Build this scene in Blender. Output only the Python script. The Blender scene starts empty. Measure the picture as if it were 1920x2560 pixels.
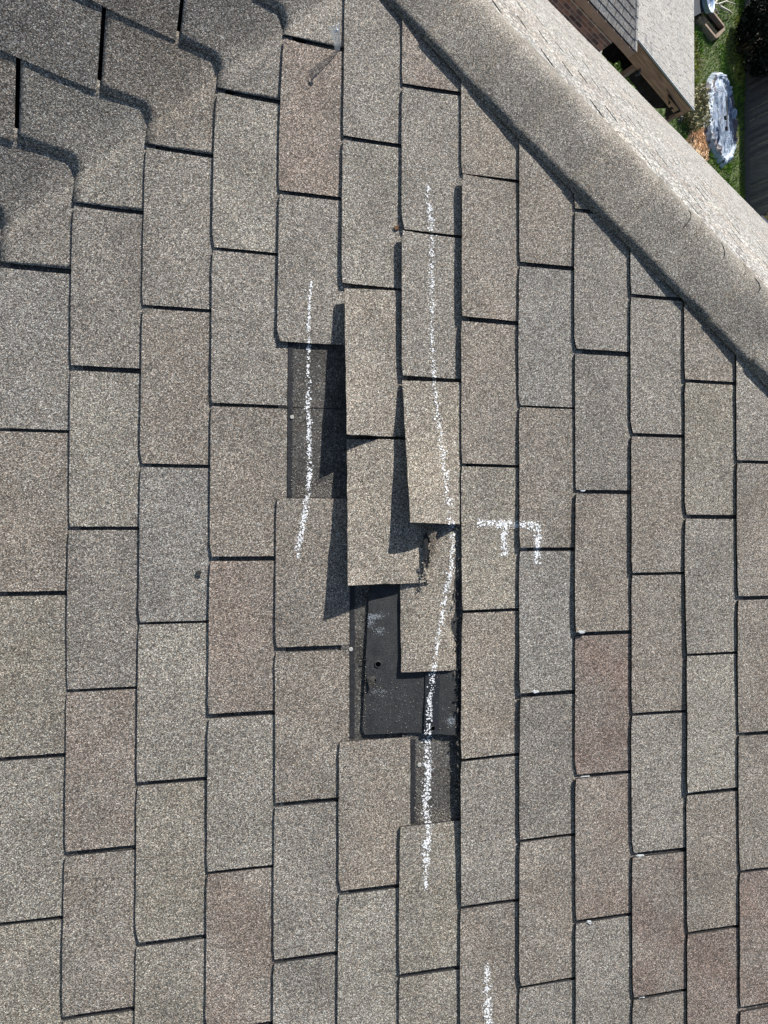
import bpy, bmesh, math, random
from mathutils import Vector, Matrix, noise
from mathutils.bvhtree import BVHTree

# ------------------------------------------------------------------ camera
PITCH = math.radians(30)
T_ = math.tan(PITCH); CP = math.cos(PITCH); SP = math.sin(PITCH)
CAM = Vector((-0.67988, 0.00393, 0.82789))
CR = Matrix(((0.79272732, -0.0104564, -0.60948672),
             (0.00312977, 0.99990951, -0.01308379),
             (0.60956837, 0.00846433, 0.79268831)))
FPX = 1300.0                       # focal length for a picture 2560 high
scene = bpy.context.scene
cd = bpy.data.cameras.new('camera'); cam = bpy.data.objects.new('camera', cd)
scene.collection.objects.link(cam); scene.camera = cam
cam.matrix_world = Matrix.Translation(CAM) @ CR.to_4x4()
cd.sensor_fit = 'VERTICAL'; cd.sensor_height = 36.0; cd.lens = 36.0 * FPX / 2560.0
cd.clip_start = 0.02; cd.clip_end = 3000

# ------------------------------------------------------------------ light
phi = math.radians(24)
du, dv = 0.53, 0.848
SUN = Vector((du * math.cos(phi) * CP - math.sin(phi) * SP, dv * math.cos(phi),
              du * math.cos(phi) * SP + math.sin(phi) * CP)).normalized()
world = bpy.data.worlds.new('World'); scene.world = world; world.use_nodes = True
wn = world.node_tree.nodes; wl = world.node_tree.links
bg = wn['Background']; sky = wn.new('ShaderNodeTexSky'); sky.sky_type = 'NISHITA'
sky.sun_disc = False; sky.sun_elevation = math.asin(SUN.z)
sky.sun_rotation = math.atan2(SUN.x, SUN.y)
wl.new(sky.outputs[0], bg.inputs[0]); bg.inputs[1].default_value = 0.06
sl = bpy.data.lights.new('sun', 'SUN'); sl.energy = 4.6; sl.angle = math.radians(0.53); sl.color = (1.0, 0.97, 0.915)
so = bpy.data.objects.new('sun', sl); scene.collection.objects.link(so)
so.rotation_euler = SUN.to_track_quat('Z', 'Y').to_euler()
vs = scene.view_settings; vs.view_transform = 'Standard'; vs.look = 'None'; vs.gamma = 1; vs.use_curve_mapping = False
vs.exposure = 0.74

# ------------------------------------------------------------------ helpers
rnd = random.Random(7)
def R(a, b): return rnd.uniform(a, b)
def nz(x, y, z=0.0): return noise.noise(Vector((x, y, z)))
def link(o): scene.collection.objects.link(o); return o
def tag(o, label=None, cat=None, group=None, kind=None):
    if label: o['label'] = label
    if cat: o['category'] = cat
    if group: o['group'] = group
    if kind: o['kind'] = kind
    return o
def empty(name, loc, label, cat, group=None):
    o = bpy.data.objects.new(name, None); o.location = loc; o.empty_display_size = 0.05
    link(o); return tag(o, label, cat, group)
def mesh(name, vs_, fs, mat, parent=None, smooth=False, tint=None):
    """world-space vertices become a mesh object whose origin is the mean of them"""
    c = Vector((0, 0, 0))
    for v in vs_: c += Vector(v)
    c /= len(vs_)
    me = bpy.data.meshes.new(name)
    me.from_pydata([tuple(Vector(v) - c) for v in vs_], [], fs)
    if smooth:
        for p in me.polygons: p.use_smooth = True
    me.materials.append(mat)
    if tint is not None:
        at = me.color_attributes.new('tint', 'FLOAT_COLOR', 'CORNER')
        if isinstance(tint, tuple):
            pass
        if isinstance(tint, tuple):
            for d in at.data: d.color = (*tint, 1)
        else:
            for p, t in zip(me.polygons, tint):
                for li in p.loop_indices: at.data[li].color = (*t, 1)
    me.update()
    o = bpy.data.objects.new(name, me); link(o)
    o.location = c
    if parent is not None:
        o.parent = parent; o.matrix_parent_inverse = Matrix.Identity(4)
        o.location = c - world_loc(parent)
    return o
WL = {}
def world_loc(o):
    p = Vector(o.location)
    while o.parent: o = o.parent; p += Vector(o.location)
    return p
def ray(x, y): return (CR @ Vector(((x - 960) / FPX, -(y - 1280) / FPX, -1.0))).normalized()
def on_plane(x, y, n, k):
    d = ray(x, y); return CAM + d * ((k - n.dot(CAM)) / n.dot(d))
def proj(P):
    q = CR.transposed() @ (P - CAM)
    if q.z > -1e-4: return None
    return (960 + FPX * q.x / -q.z, 1280 - FPX * q.y / -q.z)
NM = Vector((-SP, 0, CP)); UM = Vector((CP, 0, SP)); YV = Vector((0, 1, 0))
def roof_pt(x, y, h=0.0): return on_plane(x, y, NM, h)      # point over the main slope at height h

class MB:
    def __init__(s): s.v = []; s.f = []; s.t = []
    def add(s, v, f, tint=(1, 1, 1)):
        n = len(s.v); s.v += [Vector(a) for a in v]; s.f += [tuple(i + n for i in q) for q in f]; s.t += [tint] * len(f)
    def box(s, o, a, b, c, tint=(1, 1, 1)):
        o, a, b, c = map(Vector, (o, a, b, c))
        v = [o, o + a, o + a + b, o + b, o + c, o + a + c, o + a + b + c, o + b + c]
        s.add(v, [(3, 2, 1, 0), (4, 5, 6, 7), (0, 1, 5, 4), (1, 2, 6, 5), (2, 3, 7, 6), (3, 0, 4, 7)], tint)
    def tube(s, pts, r, n=8, caps=True):
        pts = [Vector(p) for p in pts]; rings = []
        for i, p in enumerate(pts):
            d = (pts[min(i + 1, len(pts) - 1)] - pts[max(i - 1, 0)]).normalized()
            a = d.orthogonal().normalized(); b = d.cross(a)
            rr = r[i] if isinstance(r, (list, tuple)) else r
            rings.append([p + (a * math.cos(2 * math.pi * j / n) + b * math.sin(2 * math.pi * j / n)) * rr for j in range(n)])
        v = [q for g in rings for q in g]; f = []
        for i in range(len(pts) - 1):
            for j in range(n):
                k = (j + 1) % n; f.append((i * n + j, i * n + k, (i + 1) * n + k, (i + 1) * n + j))
        if caps: f.append(tuple(range(n))[::-1]); f.append(tuple((len(pts) - 1) * n + j for j in range(n)))
        s.add(v, f)
    def build(s, name, mat, parent=None, smooth=False): return mesh(name, s.v, s.f, mat, parent, smooth, s.t)

# ------------------------------------------------------------------ materials
def newmat(name):
    m = bpy.data.materials.new(name); m.use_nodes = True
    nt = m.node_tree; b = nt.nodes['Principled BSDF']; return m, nt, b
def nd(nt, t, **kw):
    n = nt.nodes.new(t)
    for k, v in kw.items():
        if k in n.inputs: n.inputs[k].default_value = v
        else: setattr(n, k, v)
    return n
def ramp(nt, src, stops, interp='LINEAR'):
    r = nt.nodes.new('ShaderNodeValToRGB'); r.color_ramp.interpolation = interp
    while len(r.color_ramp.elements) < len(stops): r.color_ramp.elements.new(0.5)
    for e, (p, c) in zip(r.color_ramp.elements, stops):
        e.position = p; e.color = (c[0], c[1], c[2], 1) if isinstance(c, (tuple, list)) else (c, c, c, 1)
    nt.links.new(src, r.inputs[0]); return r.outputs[0]
def mixc(nt, a, b, fac, mode='MIX'):
    m = nt.nodes.new('ShaderNodeMix'); m.data_type = 'RGBA'; m.blend_type = mode
    for s_, v in ((m.inputs[6], a), (m.inputs[7], b), (m.inputs[0], fac)):
        if isinstance(v, (int, float)): s_.default_value = v
        elif isinstance(v, tuple): s_.default_value = (*v, 1)
        else: nt.links.new(v, s_)
    return m.outputs[2]

def granule_mat(name, stops, scale=520, lowvar=0.22, tint=True, bump=0.6, tintmix=True):
    m, nt, b = newmat(name); L = nt.links
    g = nd(nt, 'ShaderNodeNewGeometry')
    vo = nd(nt, 'ShaderNodeTexVoronoi', Scale=scale); L.new(g.outputs['Position'], vo.inputs['Vector'])
    sep = nd(nt, 'ShaderNodeSeparateColor'); L.new(vo.outputs['Color'], sep.inputs[0])
    col = ramp(nt, sep.outputs[0], stops)
    # second coarser cell layer: clumps of like granules
    v2 = nd(nt, 'ShaderNodeTexVoronoi', Scale=scale * 0.42); L.new(g.outputs['Position'], v2.inputs['Vector'])
    sp2 = nd(nt, 'ShaderNodeSeparateColor'); L.new(v2.outputs['Color'], sp2.inputs[0])
    col = mixc(nt, col, ramp(nt, sp2.outputs[1], [(0, (0.86, 0.855, 0.85)), (1, (1.14, 1.14, 1.14))]), 1.0, 'MULTIPLY')
    # rusty / tan / bluish stones
    col = mixc(nt, col, ramp(nt, sep.outputs[1], [(0, (1.18, 0.96, 0.84)), (0.2, (1.05, 1.0, 0.93)), (0.6, (1, 1, 1)), (0.85, (0.98, 1.01, 1.02)), (1, (0.9, 0.98, 1.08))]), 1.0, 'MULTIPLY')
    no = nd(nt, 'ShaderNodeTexNoise', Scale=8.0, Detail=6.0, Roughness=0.7); L.new(g.outputs['Position'], no.inputs['Vector'])
    if tint:
        at = nd(nt, 'ShaderNodeAttribute', attribute_name='tint')
        n3 = nd(nt, 'ShaderNodeTexNoise', Scale=9.0, Detail=2.0); L.new(g.outputs['Position'], n3.inputs['Vector'])
        f = ramp(nt, n3.outputs[0], [(0.36, 0.35), (0.62, 1.0)])
        tc = mixc(nt, (1.0, 1.0, 1.0), at.outputs['Color'], f)
        col = mixc(nt, col, tc, 1.0, 'MULTIPLY')
    col = mixc(nt, col, ramp(nt, no.outputs[0], [(0.3, 1 - lowvar), (0.7, 1 + lowvar * 0.8)]), 1.0, 'MULTIPLY')
    L.new(col, b.inputs['Base Color']); b.inputs['Roughness'].default_value = 0.92
    b.inputs['Specular IOR Level'].default_value = 0.25
    if bump:
        bp = nd(nt, 'ShaderNodeBump', Strength=bump, Distance=0.0009); bp.invert = True
        L.new(vo.outputs['Distance'], bp.inputs['Height']); L.new(bp.outputs[0], b.inputs['Normal'])
    return m
GR = [(0.0, (0.052, 0.048, 0.046)), (0.28, (0.102, 0.095, 0.087)), (0.5, (0.198, 0.183, 0.162)), (0.75, (0.325, 0.302, 0.266)), (0.92, (0.51, 0.48, 0.425)), (1.0, (0.80, 0.77, 0.71))]
M_SH = granule_mat('granule_shingle', GR, scale=740)
M_FAR = granule_mat('granule_shingle_far_lit', [(p, (c[0] * .98 + .03, c[1] * 1.03 + .03, c[2] * 1.11 + .03)) for p, c in GR], scale=210)  # far slope copy: sunlit paleness and relief speckle put into the colour
M_DARK = granule_mat('black_headlap_granules', [(0, (0.028, 0.027, 0.027)), (0.5, (0.068, 0.066, 0.062)), (0.82, (0.13, 0.123, 0.112)), (0.96, (0.17, 0.165, 0.155)), (1, (0.4, 0.38, 0.35))], scale=600, lowvar=.5, tint=False)
def plain(name, c, rough=0.8, var=0.25, scale=20.0, spec=0.3, bump=0.0, stretch=None, metal=0.0):
    m, nt, b = newmat(name); L = nt.links
    g = nd(nt, 'ShaderNodeNewGeometry'); src = g.outputs['Position']
    if stretch:
        mp = nd(nt, 'ShaderNodeMapping'); mp.inputs['Scale'].default_value = stretch; L.new(src, mp.inputs[0]); src = mp.outputs[0]
    no = nd(nt, 'ShaderNodeTexNoise', Scale=scale, Detail=6.0, Roughness=0.65); L.new(src, no.inputs['Vector'])
    lo = tuple(x * (1 - var) for x in c); hi = tuple(min(1, x * (1 + var)) for x in c)
    col = ramp(nt, no.outputs[0], [(0.3, lo), (0.7, hi)])
    at = nd(nt, 'ShaderNodeAttribute', attribute_name='tint')
    col = mixc(nt, col, at.outputs['Color'], 1.0, 'MULTIPLY')
    L.new(col, b.inputs['Base Color']); b.inputs['Roughness'].default_value = rough
    b.inputs['Specular IOR Level'].default_value = spec; b.inputs['Metallic'].default_value = metal
    if bump:
        bp = nd(nt, 'ShaderNodeBump', Strength=0.6, Distance=bump); L.new(no.outputs[0], bp.inputs['Height']); L.new(bp.outputs[0], b.inputs['Normal'])
    return m
M_FELT = plain('black_felt', (0.02, 0.02, 0.021), 0.9, 0.3, 60)
M_EDGE = plain('asphalt_edge', (0.016, 0.016, 0.018), 0.8, 0.4, 300, 0.4)
M_SEAL = plain('sealant', (0.024, 0.025, 0.028), 0.75, 0.6, 120, 0.3, 0.0012)
M_CHALK = plain('chalk', (0.86, 0.87, 0.88), 1.0, 0.06, 300, 0.1)
M_NAIL = plain('galvanised', (0.42, 0.41, 0.38), 0.55, 0.15, 400, 0.5)
M_BITS = plain('pale_sealant_bits', (0.42, 0.44, 0.46), 0.6, 0.3, 300, 0.4)
M_CHIP = plain('asphalt_chip', (0.035, 0.035, 0.034), 0.85, 0.5, 400, 0.2, 0.0005)
M_RUST = plain('rusty_leaf', (0.16, 0.085, 0.045), 0.85, 0.5, 300, 0.2)

# black sheet with dusty scuffs
def sheet_mat():
    m, nt, b = newmat('black_shingle_back'); L = nt.links
    g = nd(nt, 'ShaderNodeNewGeometry')
    no = nd(nt, 'ShaderNodeTexNoise', Scale=55.0, Detail=8.0, Roughness=0.7); L.new(g.outputs['Position'], no.inputs['Vector'])
    col = ramp(nt, no.outputs[0], [(0.3, (0.014, 0.015, 0.0165)), (0.65, (0.032, 0.033, 0.035))])
    fi = nd(nt, 'ShaderNodeTexNoise', Scale=900.0, Detail=2.0); L.new(g.outputs['Position'], fi.inputs['Vector'])
    col = mixc(nt, col, (0.17, 0.17, 0.165), ramp(nt, fi.outputs[0], [(0.52, 0.0), (0.75, 0.75)]))
    at = nd(nt, 'ShaderNodeAttribute', attribute_name='tint')
    L.new(mixc(nt, col, at.outputs['Color'], 1.0, 'MULTIPLY'), b.inputs['Base Color'])
    b.inputs['Roughness'].default_value = 0.75; b.inputs['Specular IOR Level'].default_value = .3
    bp = nd(nt, 'ShaderNodeBump', Strength=0.4, Distance=0.0015); L.new(no.outputs[0], bp.inputs['Height']); L.new(bp.outputs[0], b.inputs['Normal'])
    return m
M_SHEET = sheet_mat()

# ------------------------------------------------------------------ the roof surfaces
E = 0.12733; TAB = 0.3048; TH = 0.0042; BASE = -3.0 * TH; KV = 1.20; KH = 1.24
def under(s): return max(0.0, 2.5 * TH * (1 - s / 0.305))
def surf(x, y):
    a = T_ * x; b = T_ * (y - KV); w = 0.024 + 0.038 * min(1.0, max(0.0, (1.10 - y) / 0.2)) * min(1.0, max(0.0, (0.02 - x) / 0.12))
    z = 0.5 * (a + b + math.sqrt((a - b) ** 2 + w * w)) - 0.0
    k = min(1.0, max(0.0, (b - a) / 0.10 + 0.5)); k = k * k * (3 - 2 * k)
    if k > 0: z += k * (0.0065 * nz(x * 6.5, y * 5.0, 3.1) + 0.0012 * nz(x * 15, y * 17, 9.0))
    z += 0.0016 * nz(x * 3.1, y * 3.7, 1.7)
    return z
def surf_pt(x, y, h):
    e = 0.004; z = surf(x, y)
    n = Vector((-(surf(x + e, y) - z) / e, -(surf(x, y + e) - z) / e, 1)).normalized()
    return Vector((x, y, z)) + n * h

house = empty('house', (0, 0, -7.1), 'house whose hip and valley shingle roof, torn in the middle, fills most of the photo', 'house')
slopes = {}
def slope(name, verts, faces, label):
    o = mesh(name, verts, faces, M_FELT, house, False, (1, 1, 1)); o['label'] = label; return o
# decking sheets under the shingles
def deck_main():
    v = [(-2.6, -4.0), (3.6, -4.0), (3.6, KH - 3.6 - 0.02), (0.02, KH - 0.04), (0.0, KV), (-2.6, KV - 2.6)]
    return [(x, y, T_ * x - 0.03) for x, y in v]
slopes['main'] = slope('roof_slope', deck_main(), [(0, 1, 2, 3, 4, 5)], 'near slope of grey brown three tab shingles with torn off tabs')
slopes['side'] = slope('roof_slope', [(x, y, T_ * (y - KV) - 0.03) for x, y in ((-2.6, KV - 2.6), (0, KV), (0, 1.22), (-4, 1.22), (-4, KV - 2.6))], [(0, 1, 2, 3, 4)], 'shaded slope across the valley at the upper left')
YE = 4.09; ZE = -1.6
def surfB(x, y):
    yh = KH - x; zh = T_ * x
    if y <= yh: return zh - (y - yh) * 0.0
    return zh + (ZE - zh) * (y - yh) / (YE - yh)
slopes['far'] = slope('roof_slope', [Vector((x, KH - x if j == 0 else YE, (T_ * x if j == 0 else ZE) - 0.03)) for j in (0, 1) for x in (-0.0, 1, 2, 3, 4, 6, 8)],
                      [(i, i + 1, i + 8, i + 7) for i in range(6)], 'sunlit far slope beyond the hip seen edge on')

tabs = []      # (slope, verts, faces, tints, label)
def jit(a): return R(-a, a)
def skirt(o, f):
    """the cut sides of a shingle are bare asphalt"""
    o.data.materials.append(M_EDGE)
    for p_ in o.data.polygons:
        if abs(p_.normal.dot(NM)) < .35 and abs(p_.normal.z) < .75: p_.material_index = 1
def area_px(v, loop):
    P = [proj(Vector(v[i])) for i in loop]
    if any(p is None for p in P): return 0
    P = [(min(1940, max(-20, p[0])), min(2580, max(-20, p[1]))) for p in P]
    return abs(sum(P[i][0] * P[(i + 1) % len(P)][1] - P[(i + 1) % len(P)][0] * P[i][1] for i in range(len(P)))) / 2

def grid_tab(fn, na, nb, th, closed=False):
    """fn(i/na, j/nb) -> (top point, bottom point)"""
    v = []; f = []; top = {}; bot = {}
    for i in range(na + 1):
        for j in range(nb + 1):
            t, b = fn(i / na, j / nb); top[i, j] = len(v); v.append(t)
            if closed or i in (0, na) or j in (0, nb): bot[i, j] = len(v); v.append(b)
    for i in range(na):
        for j in range(nb):
            f.append((top[i, j], top[i + 1, j], top[i + 1, j + 1], top[i, j + 1]))
            if closed: f.append((bot[i, j], bot[i, j + 1], bot[i + 1, j + 1], bot[i + 1, j]))
    for i in range(na):
        f.append((top[i, 0], bot[i, 0], bot[i + 1, 0], top[i + 1, 0])); f.append((top[i + 1, nb], bot[i + 1, nb], bot[i, nb], top[i, nb]))
    for j in range(nb):
        f.append((top[0, j + 1], bot[0, j + 1], bot[0, j], top[0, j])); f.append((top[na, j], bot[na, j], bot[na, j + 1], top[na, j + 1]))
    loop = [top[0, 0], top[na, 0], top[na, nb], top[0, nb]]
    return v, f, loop

NEU = (1.0, 1.0, 1.0); RED = (0.97, 0.88, 0.85); BRN = (0.93, 0.89, 0.86); DRED = (0.83, 0.71, 0.69); WRM = (1.04, 0.99, 0.94); BLU = (0.93, 0.96, 1.0); DRK = (0.88, 0.88, 0.89); LIT = (1.08, 1.09, 1.07); YEL = (1.03, 1.02, 0.965)
TINT = {(4, 0): RED, (4, 1): NEU, (2, 1): BRN, (2, 3): LIT, (3, 3): RED, (3, 2): BRN, (4, 3): BRN, (9, 2): DRED, (9, 3): RED, (12, 3): DRED, (12, 4): DRED, (10, 4): DRED, (11, 4): DRED, (7, 1): BRN,
        (8, 1): BRN, (8, 0): BLU, (1, 4): BRN, (1, 3): RED, (3, 5): RED, (5, 4): WRM, (7, 3): WRM, (8, 2): BLU, (8, 3): DRK, (9, 1): BRN, (10, 1): BRN, (10, 2): BRN, (0, 3): LIT, (0, 4): YEL, (3, 0): LIT,
        (5, 0): LIT, (4, 5): NEU, (5, 5): LIT, (3, 4): LIT, (1, 0): DRK, (1, 1): LIT, (2, 0): NEU, (7, 0): BRN, (6, 0): NEU, (6, 5): YEL, (9, 0): DRK, (9, -1): DRK, (11, 1): NEU, (11, 2): LIT,
        (10, 0): NEU, (12, 0): BRN, (12, 1): BRN, (7, 2): YEL, (6, 1): NEU, (2, 4): YEL, (1, 5): YEL, (2, 5): YEL, (11, 3): BRN, (0, 2): YEL, (7, 4): NEU, (8, 4): BRN, (9, 4): NEU, (2, -1): WRM, (1, -1): LIT}
OFF = {0: .4715, 1: .593, 2: .716, 3: .8382, 4: .9621, 5: .7801, 6: .9042, 7: .7272, 8: .549, 9: .3675, 10: .4948, 11: .3145, 12: .1343}
for k in range(-1, -16, -1): OFF[k] = OFF[0] + 0.1225 * k
for k in range(13, 34): OFF[k] = OFF[12] - 0.06 - 0.16 * (k - 13) + (0.305 if k % 3 == 0 else 0)
BUTT = {1: -.012, 2: -.005, 3: .018, 4: .02, 5: .018, 6: -.01, 7: -.01, 8: -.01, 9: -.025, 10: -.002, 11: .015, 12: .018}   # course lines as nailed, in exposures
MISS = {(4, 2), (5, 1), (5, 2), (5, 3), (6, 2), (6, 3), (6, 4)}
LIFT = {(7, 0): (.009, .008), (7, 1): (.005, .008), (7, 2): (.008, .009), (7, 3): (.009, .008), (7, 4): (.008, .002), (6, 1): (.010, .008), (6, 0): (.001, .003),
        (8, 1): (.001, .004), (8, 2): (.002, .004), (8, 3): (.004, .003), (9, 1): (.002, .004), (4, 1): (.001, .002), (5, 0): (.001, .004),
        (10, 1): (.001, .003), (11, 2): (.002, .004), (11, 1): (.001, .003), (6, 5): (.002, .001), (8, 4): (.003, .003), (9, 3): (.003, .001)}
def butt_u(k, v):
    return (k - 6 + BUTT.get(k, 0.0)) * E + 0.0016 * nz(v * 3.0, k * 5.3) + 0.0006 * nz(v * 22, k * 3.3)
def rand_tint():
    c = rnd.choice([NEU, NEU, WRM, BRN, LIT, YEL, DRK, BLU, RED])
    return c
def vary(c): g = 1 + jit(.05); return tuple(x * g for x in c)

XC = {4: -.284, 3: -.404, 2: -.524, 1: -.643}
for k in range(0, -16, -1): XC[k] = XC[1] - 0.12 * (1 - k)
XC[5] = -.47
def main_tab(k, i, vt, vb, vclip=True):
    """tab of course k between slope coordinates vt (top in the picture) and vb"""
    lt, lb = LIFT.get((k, i), (abs(jit(.0012)), abs(jit(.0012))))
    g = 0.0041 + jit(.0007); ja, jb = jit(.0018), jit(.0018); chip = rnd.random() < .25; cr = R(.002, .006); sd = rnd.random() * 50
    skew = jit(.0012)
    def fn(a, b):
        s = 0.147 * b
        v = (vt - g + ja) * (1 - a) + (vb + g + jb) * a
        v += 0.0007 * nz(s * 60, sd + a * 3) * (1 if a in (0, 1) else 0)
        u = butt_u(k, v) + s + skew * (a - .5) * (1 - b)
        if b == 0: u += 0.0007 * nz(v * 120, sd)
        # rounded, worn tab corners
        if b == 0 and a in (0, 1): u += cr if chip and a == 1 else 0.002
        x = u * CP
        v = min(v, KH - x - 0.085)
        lift = (lt * (1 - a) + lb * a) * max(0, 1 - b * 1.12) ** 1.3
        h = BASE + under(s) + TH + lift + 0.0009 * nz(v * 9, u * 14, sd)
        return surf_pt(x, v, h), surf_pt(x, v, h - TH - (lift * .0))
    return grid_tab(fn, 12, 4, TH)
def corner_tab(k, vt, xc):
    """tab that is woven round the valley: up the main slope, then out along the side slope"""
    g = 0.0043; L0 = None
    def fn(a, b):
        s = 0.147 * b; xq = (k - 6 + BUTT.get(k, 0)) * E * CP + s * CP
        yv = xq + KV
        y0 = vt + g; x1 = xc + g
        l1 = max(0.02, yv - y0); l2 = max(.02, xq - x1); split = l1 / (l1 + l2)
        # fixed parametric split so that the columns of the grid run straight
        if a < .5:
            q = a / .5; x, y = xq, y0 + (yv - y0) * q; dist = (1 - q) * l1
        else:
            q = (a - .5) / .5; x = xq + (x1 - xq) * q; y = yv + 0.021 * min(1, q * l2 / 0.012); dist = q * l2
        y = min(y, 1.222)
        k_ = min(1.0, dist / (0.04 if a < .5 else .04)); fade = k_ * k_ * (3 - 2 * k_)
        hh = under(s) * ((0.48 + .52 * fade) if a < .5 else .48 - .06 * fade)
        h = BASE + hh + TH * ((0.2 + .8 * fade) if a < .5 else (.2 + .35 * fade)) + 0.0006 * nz(x * 14, y * 14, k)
        if b == 0: x += .0006 * nz(y * 100, k); y += .0006 * nz(x * 100, k)
        return surf_pt(x, y, h), surf_pt(x, y, h - TH)
    return grid_tab(fn, 36, 8, TH)
def side_tab(k, xa, xb):
    g = 0.0024; sd = rnd.random() * 50; l1, l2 = abs(jit(.0008)), abs(jit(.0008))
    def fn(a, b):
        s = 0.147 * b; x = (xa - g) * (1 - a) + (xb + g) * a
        y = (k - 6 + BUTT.get(k, 0)) * E * CP + KV + 0.021 + s * CP + .0015 * nz(x * 4, k * 2.1)
        y = min(y, 1.225)
        h = BASE + under(s) * .4 + TH * .55 + (l1 * (1 - a) + l2 * a) * (1 - b) + .001 * nz(x * 9, y * 9, sd)
        if b == 0: y += .0007 * nz(x * 120, sd)
        return surf_pt(x, y, h), surf_pt(x, y, h - TH)
    return grid_tab(fn, 10, 4, TH)

for k in range(-13, 30):
    u = (k - 6) * E; x = u * CP
    vtop = (x + KV) if k < 6 else (KH - x)
    i = 0
    while OFF[k] - TAB * i < vtop + TAB: i -= 1
    i0 = i
    # first full or clipped tab above the measured cutout
    while True:
        vt = OFF[k] - TAB * i; vb = vt - TAB
        if vt < -3.2: break
        if k >= 6 and vb > KH - x - 0.03: i += 1; continue
        if k < 6 and vt > x + KV + .02: i += 1; continue
        if (k, i) not in MISS:
            v, f, loop = main_tab(k, i, vt, vb)
            tc = TINT.get((k, i)) if -1 <= k <= 12 and -1.4 < vt < 1.6 else None
            tabs.append(['main', v, f, vary(tc or rand_tint()), area_px(v, loop)])
        i += 1
    if k < 6:
        i = 0
        while OFF[k] - TAB * (i - 1) <= x + KV + .02: i -= 1
        vt = OFF[k] - TAB * i
        v, f, loop = corner_tab(k, vt, XC[k])
        tabs.append(['side' if k > 99 else 'main', v, f, vary(TINT.get((k, -1), rnd.choice([NEU, BRN, DRK, WRM]))), area_px(v, [0] * 0 + loop)])
        xx = XC[k]
        while xx > -3.6:
            v, f, loop = side_tab(k, xx, xx - TAB)
            tabs.append(['side', v, f, vary(rnd.choice([NEU, DRK, BLU, BRN, WRM])), area_px(v, loop)]); xx -= TAB

# the far slope beyond the hip
def far_tab(j, xa, xb):
    yb = YE - j * E * CP; sd = rnd.random() * 40; g = 0.0085
    l = abs(jit(.002)); dy = jit(.002)
    def fn(a, b):
        s = 0.14 * b; y = yb - s * CP + dy * a
        x = (xa + g) * (1 - a) + (xb - g) * a
        x = max(x, KH - y + 0.085)
        h = BASE + under(s) + TH + l * (1 - b) * a
        z = surfB(x, y); n = Vector((0, 0.487, 0.873))
        p = Vector((x, y, z)) + n * h
        return p, p - n * TH
    return grid_tab(fn, 2, 1, TH)
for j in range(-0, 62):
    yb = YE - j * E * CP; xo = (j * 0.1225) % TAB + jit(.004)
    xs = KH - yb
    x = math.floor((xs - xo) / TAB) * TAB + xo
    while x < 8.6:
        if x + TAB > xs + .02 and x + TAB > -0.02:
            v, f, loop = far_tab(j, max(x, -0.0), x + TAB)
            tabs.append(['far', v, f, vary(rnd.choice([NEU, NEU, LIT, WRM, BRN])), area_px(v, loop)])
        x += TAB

tabs.sort(key=lambda t: -t[4])
rest = {}
for n, (sn, v, f, tn, ar) in enumerate(tabs):
    if n < 288:
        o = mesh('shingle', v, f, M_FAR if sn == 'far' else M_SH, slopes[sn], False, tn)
        skirt(o, f)
        if len(f) > 300:
            for p_ in o.data.polygons: p_.use_smooth = p_.material_index == 0 and p_.index < 288
    else:
        rest.setdefault(sn, MB()).add(v, f, tn)
for sn, mb in rest.items():
    o = mb.build('shingle_field', M_FAR if sn == 'far' else M_SH, slopes[sn]); o['kind'] = 'stuff'

# headlap strips: the unexposed black upper half of every course
def headlap(k):
    mb = MB(); N = 44; u0 = (k - 6) * E
    x = (u0 + .2) * CP; vtop = (x + KV + 0.0) if k < 5 else (KH - x - .05)
    vs0 = []; vbot = -3.3
    for a in range(N + 1):
        v = vtop + (vbot - vtop) * a / N
        for s in (0.13, 0.147, 0.215, 0.292):
            u = butt_u(k, v) + s; xx = u * CP
            vv = min(v, KH - xx - .09)
            if k < 6: vv = min(vv, xx + KV - .06)
            vs0.append(surf_pt(xx, vv, BASE + under(s) + TH - (0.0006)))
    f = [(a * 4 + b, a * 4 + b + 1, (a + 1) * 4 + b + 1, (a + 1) * 4 + b) for a in range(N) for b in range(3)]
    mb.add(vs0, f); return mb
for k in range(-13, 27):
    mb = headlap(k); o = mb.build('headlap_strip', M_DARK, slopes['main'], False)
    if k in (3, 4, 5):
        m2 = MB(); vs0 = []; rng = {3: (0.36, 0.04), 4: (-.13, -.44), 5: (-.45, -.62)}[k]; N = 24
        for a in range(N + 1):
            v = rng[0] + (rng[1] - rng[0]) * a / N
            for s in (0.1485 + .0012 * nz(v * 60, k), 0.158 + .0035 * nz(v * 45, k + 9)):
                u = butt_u(k, v) + s
                vs0.append(surf_pt(u * CP, v, BASE + under(s) + TH + 0.0005))
        m2.add(vs0, [(a * 2, a * 2 + 1, a * 2 + 3, a * 2 + 2) for a in range(N)]); m2.build('sealant_strip', M_SEAL, slopes['main'])

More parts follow.
